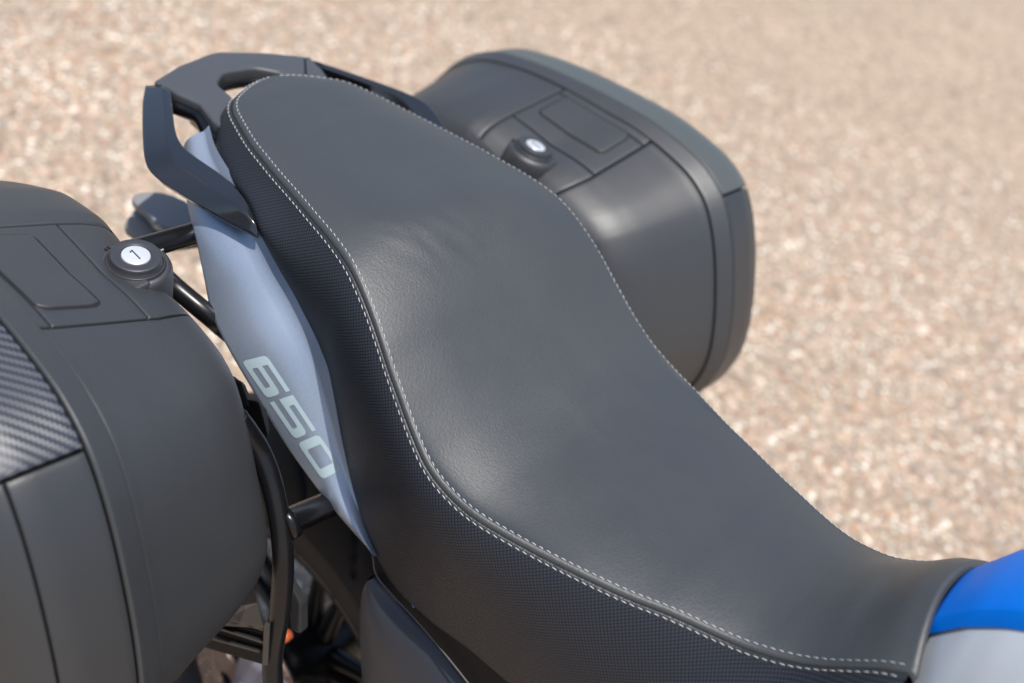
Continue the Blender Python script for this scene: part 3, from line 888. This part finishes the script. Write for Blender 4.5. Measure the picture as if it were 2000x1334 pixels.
for sg in (-1, 1):
    link('swingarm', block([(.06, sg * .112, .285), (.58, sg * .10, .36), (.58, sg * .07, .36), (.06, sg * .095, .285), (.06, sg * .112, .345), (.58, sg * .10, .45), (.58, sg * .07, .45), (.06, sg * .095, .345)], .006), M['swing'] if sg < 0 else M['black'], bike)
link('brake_caliper', join(box((.20, -.112, .385), (.085, .045, .05), .006, (0, -30, 0)), box((.235, -.108, .42), (.04, .03, .05), .005, (0, -30, 0))), M['black'], bike)
# inner mudguard over the front of the tyre
rows = []
for a in np.linspace(math.radians(5), math.radians(66), 40):
    r = []
    for t in np.linspace(-1, 1, 19):
        yy = .088 * t; rr = .366 - .035 * abs(t) ** 3
        r.append((WX + rr * math.cos(a), yy, WZ + rr * math.sin(a)))
    rows.append(r)
rows = np.array(rows)
link('wheel_hugger', grid(rows, flip=True, uv=False), M['black'], bike)
link('hugger_rib', tube(rows[:, 1] + [0, -.002, .002], .0035, 8), M['black'], bike)
link('hose_clip', lathe([(0, -.006), (.006, -.006), (.007, 0), (.006, .006), (0, .006)], (0.1407, -0.1300, 0.4732), 'y', 16), M['orange'], bike)
link('brake_hose', tube([(.21, -.12, .43), (.25, -.125, .50), (.30, -.12, .56), (.36, -.11, .62)], .004, 8), M['black'], bike)
link('shock_absorber', tube([(.42, 0, .40), (.33, 0, .68)], .03, 20), M['black'], bike)

# ---------------- luggage rack tubes
def both(name, fn, material, **kw):
    me = fn()
    link(name, me, material, bike, **kw)
    link(name, mirror_y(me), material, bike, **kw)
both('rack_rail', lambda: tube([(-0.0398, -0.2120, 0.8739), (-0.0275, -0.2000, 0.8582), (0.0104, -0.1800, 0.8380), (0.0035, -0.1500, 0.8038), (.06, -.10, .77)], .0095, 16, samples=80), M['tube'])
both('rack_tube', lambda: tube([(0.1385, -0.2500, 0.8499), (0.1446, -0.2420, 0.8354), (0.1520, -0.2330, 0.8171), (0.1660, -0.2290, 0.7971), (0.1869, -0.2280, 0.7618), (0.2048, -0.2300, 0.7207), (0.2150, -0.2320, 0.6698), (0.2217, -0.2340, 0.6043), (0.2442, -0.2360, 0.5443)], .0095, 16, samples=160), M['tube'])
both('rack_stay', lambda: tube([(-.052, -.262, .886), (-.056, -.20, .884), (-.060, -.11, .882)], .0105, 16), M['tube'])
both('rack_stay', lambda: join(tube([(0.1892, -0.2220, 0.7526), (0.1702, -0.1480, 0.7168), (0.1655, -0.1100, 0.7043)], .0125, 18), tube([(0.1896, -0.2240, 0.7528), (0.1902, -0.2160, 0.7551)], .0165, 18)), M['tube'])
both('rubber_mount', lambda: join(block([(0.0992, -0.2050, 0.7756), (0.1342, -0.2050, 0.8006), (0.1143, -0.1850, 0.7846), (0.0941, -0.1850, 0.7810), (0.0904, -0.2150, 0.8188), (0.1238, -0.2150, 0.8413), (0.1158, -0.1950, 0.8153), (0.0829, -0.1950, 0.8109)], .003),
      block([(0.0841, -0.2150, 0.8055), (0.1167, -0.2150, 0.8251), (0.1053, -0.2050, 0.8236), (0.0796, -0.2050, 0.8158), (0.0826, -0.2150, 0.8355), (0.0981, -0.2150, 0.8449), (0.0947, -0.2050, 0.8321), (0.0772, -0.2050, 0.8313)], .003)), M['black'])
# ribbed lower brackets
def bracket():
    def slat(a, b, t=.0030, dy=.006):
        a = np.array(a); b = np.array(b); z = np.array([0, 0, t]); y = np.array([0, dy, 0])
        return block([a - z, b - z, b - z + y, a - z + y, a, b, b + y, a + y], .0007)
    ms = [block([(0.1544, -0.2450, 0.5924), (0.2134, -0.2450, 0.6503), (0.2056, -0.2350, 0.6405), (0.1351, -0.2250, 0.5745), (0.1539, -0.2450, 0.5950), (0.2113, -0.2450, 0.6532), (0.1866, -0.2320, 0.6508), (0.1339, -0.2250, 0.5810)], .001)]
    ms.append(slat((0.1630, -0.2450, 0.6137), (0.2123, -0.2450, 0.6485)))
    ms.append(slat((0.1520, -0.2450, 0.5883), (0.2156, -0.2450, 0.6336)))
    ms.append(slat((0.1442, -0.2450, 0.5644), (0.2132, -0.2450, 0.6175)))
    ms.append(block([(0.2216, -0.2460, 0.6062), (0.2282, -0.2460, 0.6136), (0.2237, -0.2400, 0.6060), (0.2170, -0.2400, 0.5986), (0.2129, -0.2460, 0.6549), (0.2200, -0.2460, 0.6624), (0.2133, -0.2380, 0.6566), (0.2061, -0.2380, 0.6491)], .0008))
    return join(*ms)
both('ribbed_bracket', bracket, M['case'])
both('bracket_core', lambda: block([(0.1340, -0.2390, 0.5327), (0.2150, -0.2390, 0.5948), (0.2065, -0.2280, 0.5827), (0.1242, -0.2280, 0.5200), (0.1470, -0.2390, 0.5878), (0.2075, -0.2390, 0.6351), (0.1991, -0.2280, 0.6224), (0.1376, -0.2280, 0.5746)], .001), M['black'])
both('clamp_block', lambda: block([(0.2171, -0.2150, 0.6301), (0.2304, -0.2150, 0.6368), (0.2258, -0.2000, 0.6318), (0.2121, -0.2000, 0.6173), (0.2007, -0.2150, 0.6860), (0.2232, -0.2150, 0.6717), (0.2174, -0.2000, 0.6623), (0.1906, -0.2000, 0.6745)], .003), M['case'])

# ================================================================== PANNIERS
LOOP = [(-.290, .838), (-.255, .888), (-.21, .921), (-.15, .938), (-.078, .949), (0, .9555), (.05, .957), (.104, .9515), (.14, .943), (.171, .926), (.192, .904),
        (.213, .872), (.231, .836), (.247, .797), (.259, .755), (.262, .72), (.255, .683), (.236, .650), (.20, .622), (.1, .590), (0, .565), (-.1, .545), (-.2, .535),
        (-.27, .545), (-.318, .58), (-.340, .64), (-.343, .70), (-.334, .76), (-.315, .80)]
NL = 480
loop = spline(LOOP, NL, closed=True)
LC = np.array([-.04, .745])
PA = np.array([.2275, .230, .235, .243, .255, .270, .292, .335, .378, .410, .452, .468, .484, .497, .505, .510])
PD = np.array([.110, .094, .076, .061, .051, .0435, .036, .0245, .0125, .000, .000, .003, .011, .026, .046, .085])
def case_pt(t, a, h=0.0):
    """t: loop index (float array), a: distance from the bike's plane (array), h: raise."""
    t = np.asarray(t, float) % NL
    i0 = np.floor(t).astype(int) % NL; f = (t - np.floor(t))[..., None]
    def at(tt_i0, ff):
        p = loop[tt_i0] * (1 - ff) + loop[(tt_i0 + 1) % NL] * ff
        return p
    p = at(i0, f)
    rel = p - LC; rl = np.linalg.norm(rel, axis=-1, keepdims=True)
    d = np.interp(a, PA, PD)[..., None] + 0 * rl
    slope = (np.interp(a + .002, PA, PD) - np.interp(a - .002, PA, PD)) / .004
    n2 = rel / rl
    # true 2D normal of the loop
    tg = loop[(i0 + 3) % NL] - loop[(i0 - 3) % NL]
    nn = np.stack([tg[..., 1], -tg[..., 0]], -1) * -1
    nn /= np.linalg.norm(nn, axis=-1, keepdims=True)
    nn = np.where((nn * n2).sum(-1, keepdims=True) < 0, -nn, nn)
    ease = np.clip((-p[..., :1] - .0) / .09, 0, 1) * np.clip((p[..., :1] + .24) / .10, 0, 1) * np.clip((p[..., 1:] - .8) / .08, 0, 1)
    low = np.clip((.76 - p[..., 1:]) / .10, 0, 1) * np.clip(p[..., :1] / .2, 0, 1)
    d = np.where(a[..., None] < .41, d * (1 - .38 * ease) * (1 + .25 * low), d)
    cx_ = np.clip((p[..., :1] - .03) / .17, 0, 1); cz_ = np.clip((p[..., 1:] - .70) / .16, 0, 1)
    cor = cx_ * cx_ * (3 - 2 * cx_) * cz_ * cz_ * (3 - 2 * cz_)
    d = np.where(a[..., None] < .41, d * (1 + .17 * cor), d)
    dn = np.minimum(d, .040)
    q = p - nn * dn
    rel2 = q - LC; r2 = np.linalg.norm(rel2, axis=-1, keepdims=True)
    q = LC + rel2 / r2 * (r2 - (d - dn))
    N = np.concatenate([nn[..., :1], (slope[..., None] if slope.ndim == nn.ndim - 1 else slope) + 0 * nn[..., :1], nn[..., 1:]], -1)
    N /= np.linalg.norm(N, axis=-1, keepdims=True)
    P = np.stack([q[..., 0], a + 0 * q[..., 0], q[..., 1]], -1)
    return P + N * (np.asarray(h)[..., None] if np.ndim(h) else h)
def t_at(x, upper=True):
    cand = [i for i in range(NL) if (loop[i, 1] > LC[1]) == upper]
    return float(min(cand, key=lambda i: abs(loop[i, 0] - x) + (0 if upper else 0)))
dt = np.linalg.norm(loop[1] - loop[0])                 # metres per loop index
def patch(t0, t1, a0, a1, h=0.0, sink=.004, edges='lrbt', corner=0.0, nt_=None, na=None):
    """a panel of the case between t0..t1 and a0..a1 with sunken rims; edges l r (t ends), b t (a ends)."""
    L = (t1 - t0) * dt; W = a1 - a0
    nt_ = nt_ or max(8, int(L / .006)); na = na or max(6, int(W / .006))
    def axis(n, L, lo, hi):
        s = list(np.linspace(0, 1, n)); k = [0.0] * n
        e = [(0, -sink), (.0004, -sink * .3), (.0010, -sink * .05), (.0018, 0)]
        vals = [(q, 0.0) for q in s]
        if lo:
            vals = [(q / L, z) for q, z in e] + [(q, 0.0) for q in s if q * L > .0045 and (q < 1 - .0045 / L or not hi)]
            if not hi: pass
        else:
            vals = [(q, 0.0) for q in s if (q * L < L - .0045 or not hi)]
        if hi:
            vals = vals + [(1 - q / L, z) for q, z in e[::-1]]
        return np.array(vals)
    A = axis(nt_, L, 'l' in edges, 'r' in edges); B = axis(na, W, 'b' in edges, 't' in edges)
    Tn, An = np.meshgrid(A[:, 0], B[:, 0], indexing='ij')
    H = h + np.minimum(A[:, 1][:, None], B[:, 1][None, :])
    if corner:
        rc_ = corner
        da = np.minimum(An, 1 - An) * W
        inset = np.where(da < rc_, rc_ - np.sqrt(np.maximum(0, rc_ ** 2 - (rc_ - da) ** 2)), 0) / L
        Tn = inset + Tn * (1 - 2 * inset)
    P = case_pt(t0 + Tn * (t1 - t0), a0 + An * (a1 - a0), H)
    return P
def build_pannier(sgn, label):
    root = empty('pannier', (0, sgn * .37, .75), label, 'pannier')
    def add(name, P, m, parent=root, closed=False, **kw):
        P = np.array(P) * [1, sgn, 1]
        me = grid(P, closed_u=closed, flip=(sgn > 0), uv=True)
        return link(name, me, m, parent, **kw)
    T = np.arange(NL, dtype=float)
    tR, tF = t_at(-.070), t_at(.0710)
    tK = t_at(.172)
    # dark inner core seen in the gaps
    alist = np.r_[.2275, np.linspace(.236, .500, 30), .508]
    core = np.stack([case_pt(T, np.full(NL, a), -.0060) for a in alist], 1)
    add('inner_shell', core, M['case_dark'], closed=True)
    # inner face
    fr = []
    for s in (0.0, .3, .6, .85):
        P = case_pt(T, np.full(NL, .2275)); c = np.array([LC[0], .2265, LC[1]])
        fr.append(c + (P - c) * s)
    for a in (.2275, .2285, .230, .2325, .236, .240):
        fr.append(case_pt(T, np.full(NL, a)))
    body = add('case_body', np.stack(fr, 1), M['case'], closed=True)
    add('body_shell', patch(tF + .6, tR + NL - .6, .240, .3861, edges='lrt'), M['case'], body)
    add('body_rim', patch(0, NL, .3863, .4092, h=.0020, sink=.0035, edges='bt', nt_=NL), M['case'], body)
    add('lock_strip', patch(tR, tF, .240, .2912, edges='lrt'), M['case'])
    add('hatch_frame', patch(tR, tF, .2925, .3745, edges='lrbt'), M['case'])
    add('outer_strip', patch(tR, tF, .3757, .3860, edges='lrb'), M['case'])
    th0, th1 = t_at(-.056), t_at(.050)
    add('hatch_gap', patch(th0 - .0024 / dt, th1 + .0024 / dt, .3225 - .0026, .3744, h=.0005, sink=.0003, corner=.010), M['case_dark'])
    add('hatch_cover', patch(th0, th1, .3225, .3738, h=.0019, sink=.0019, corner=.007), M['case'])
    # outer lid
    lid = add('lid_shell', patch(tK + .5, tR + NL - 40, .4108, .4660, sink=.005, edges='bt' 'l'), M['lid'])
    add('lid_shell', patch(tK + .5, tR + NL - 40, .4668, .5080, sink=.003, edges='bl'), M['lid'])
    cb = add('carbon_panel' if sgn < 0 else 'lid_panel', patch(tR - 40, tK, .4108, .5080, h=.0006, sink=.005, edges='brl', nt_=130, na=26), M['carbon'] if sgn < 0 else M['sheen_lid'],
             label='glossy carbon-weave panel on the lid' if sgn < 0 else 'carbon lid panel, its grazing sheen painted as smooth grey-green')
    fr = []
    for s in (1.0, .85, .6, .3, 0.0):
        P = case_pt(T, np.full(NL, .5080)); c = np.array([LC[0], .5125, LC[1]])
        q = c + (P - c) * s; q[:, 1] = .5080 + (1 - s ** 2) * .005
        fr.append(q)
    add('lid_face', np.stack(fr, 1), M['lid'], closed=True)
    # lock boss
    cx, cy, cz = 0.0, sgn * .2600, .9255
    tilt = Matrix.Translation((cx, cy, cz)) @ Matrix.Rotation(math.radians(5) * (-sgn), 4, 'X') @ Matrix.Rotation(math.radians(4), 4, 'Y') @ Matrix.Translation((-cx, -cy, -cz))
    def turned(name, prof, m, parent, dx=0, dy=0, n=64, **kw):
        me = lathe(prof, (cx + dx, cy + dy, cz), 'z', n); me.transform(tilt)
        return link(name, me, m, parent, **kw)
    boss = turned('lock_boss', [(.0320, -.055), (.0312, -.022), (.0300, -.0125), (.0285, -.0092), (.0262, -.0076), (.0250, -.0073), (.0243, -.0076), (.0238, -.0105), (.0, -.0105)], M['case'], root)
    # web that runs from the boss out to the strip
    web = block([(-.032, sgn * .262, .86), (.032, sgn * .262, .86), (.040, sgn * .286, .88), (-.040, sgn * .286, .88), (-.027, sgn * .262, .9170), (.027, sgn * .262, .9170), (.030, sgn * .286, .9150), (-.030, sgn * .286, .9150)], .003)
    link('boss_web', web, M['case'], boss)
    turned('lock_ring', [(.0238, -.0115), (.0236, -.0062), (.0232, -.0056), (.0226, -.0056), (.0223, -.0064), (.0222, -.009), (.0212, -.009), (.0210, -.0012), (.0207, .0000), (.0200, .0006), (.0185, .0007), (.0130, .0007), (.0126, .0004), (.0122, -.0004), (.0119, -.0006), (0, -.0006)], M['ring'], boss)
    turned('lock_barrel', [(.0118, -.0006), (.0116, .0004), (.0112, .0008), (.0108, .0009), (0, .0009)], M['steel'], boss)
    kh = join(box((cx, cy, cz + .0010), (.0125, .0011, .0004), 0), box((cx - .0052, cy - sgn * .0012 * -1, cz + .0010), (.0011, .0034, .0004), 0, (0, 0, 25)))
    kh.transform(tilt)
    link('keyhole', kh, M['ink'], boss)
    for ang, bits in ((200, 2), (95, 1)):
        a = math.radians(ang)
        for q in range(bits):
            aa = a + q * .12
            mk = box((cx + .0268 * math.cos(aa), cy + .0268 * math.sin(aa), cz - .0068), (.0012, .0030, .0012), 0, (0, 0, math.degrees(aa) - 90))
            mk.transform(tilt)
            link('lock_mark', mk, M['case_dark'] if bits == 2 else M['letters'], boss)
    return root
build_pannier(-1, 'near grey hard pannier, cut by the left edge, with blue carbon-weave panel in view')
build_pannier(1, 'far grey hard pannier standing out against the ground beyond the seat')
print('scene built')
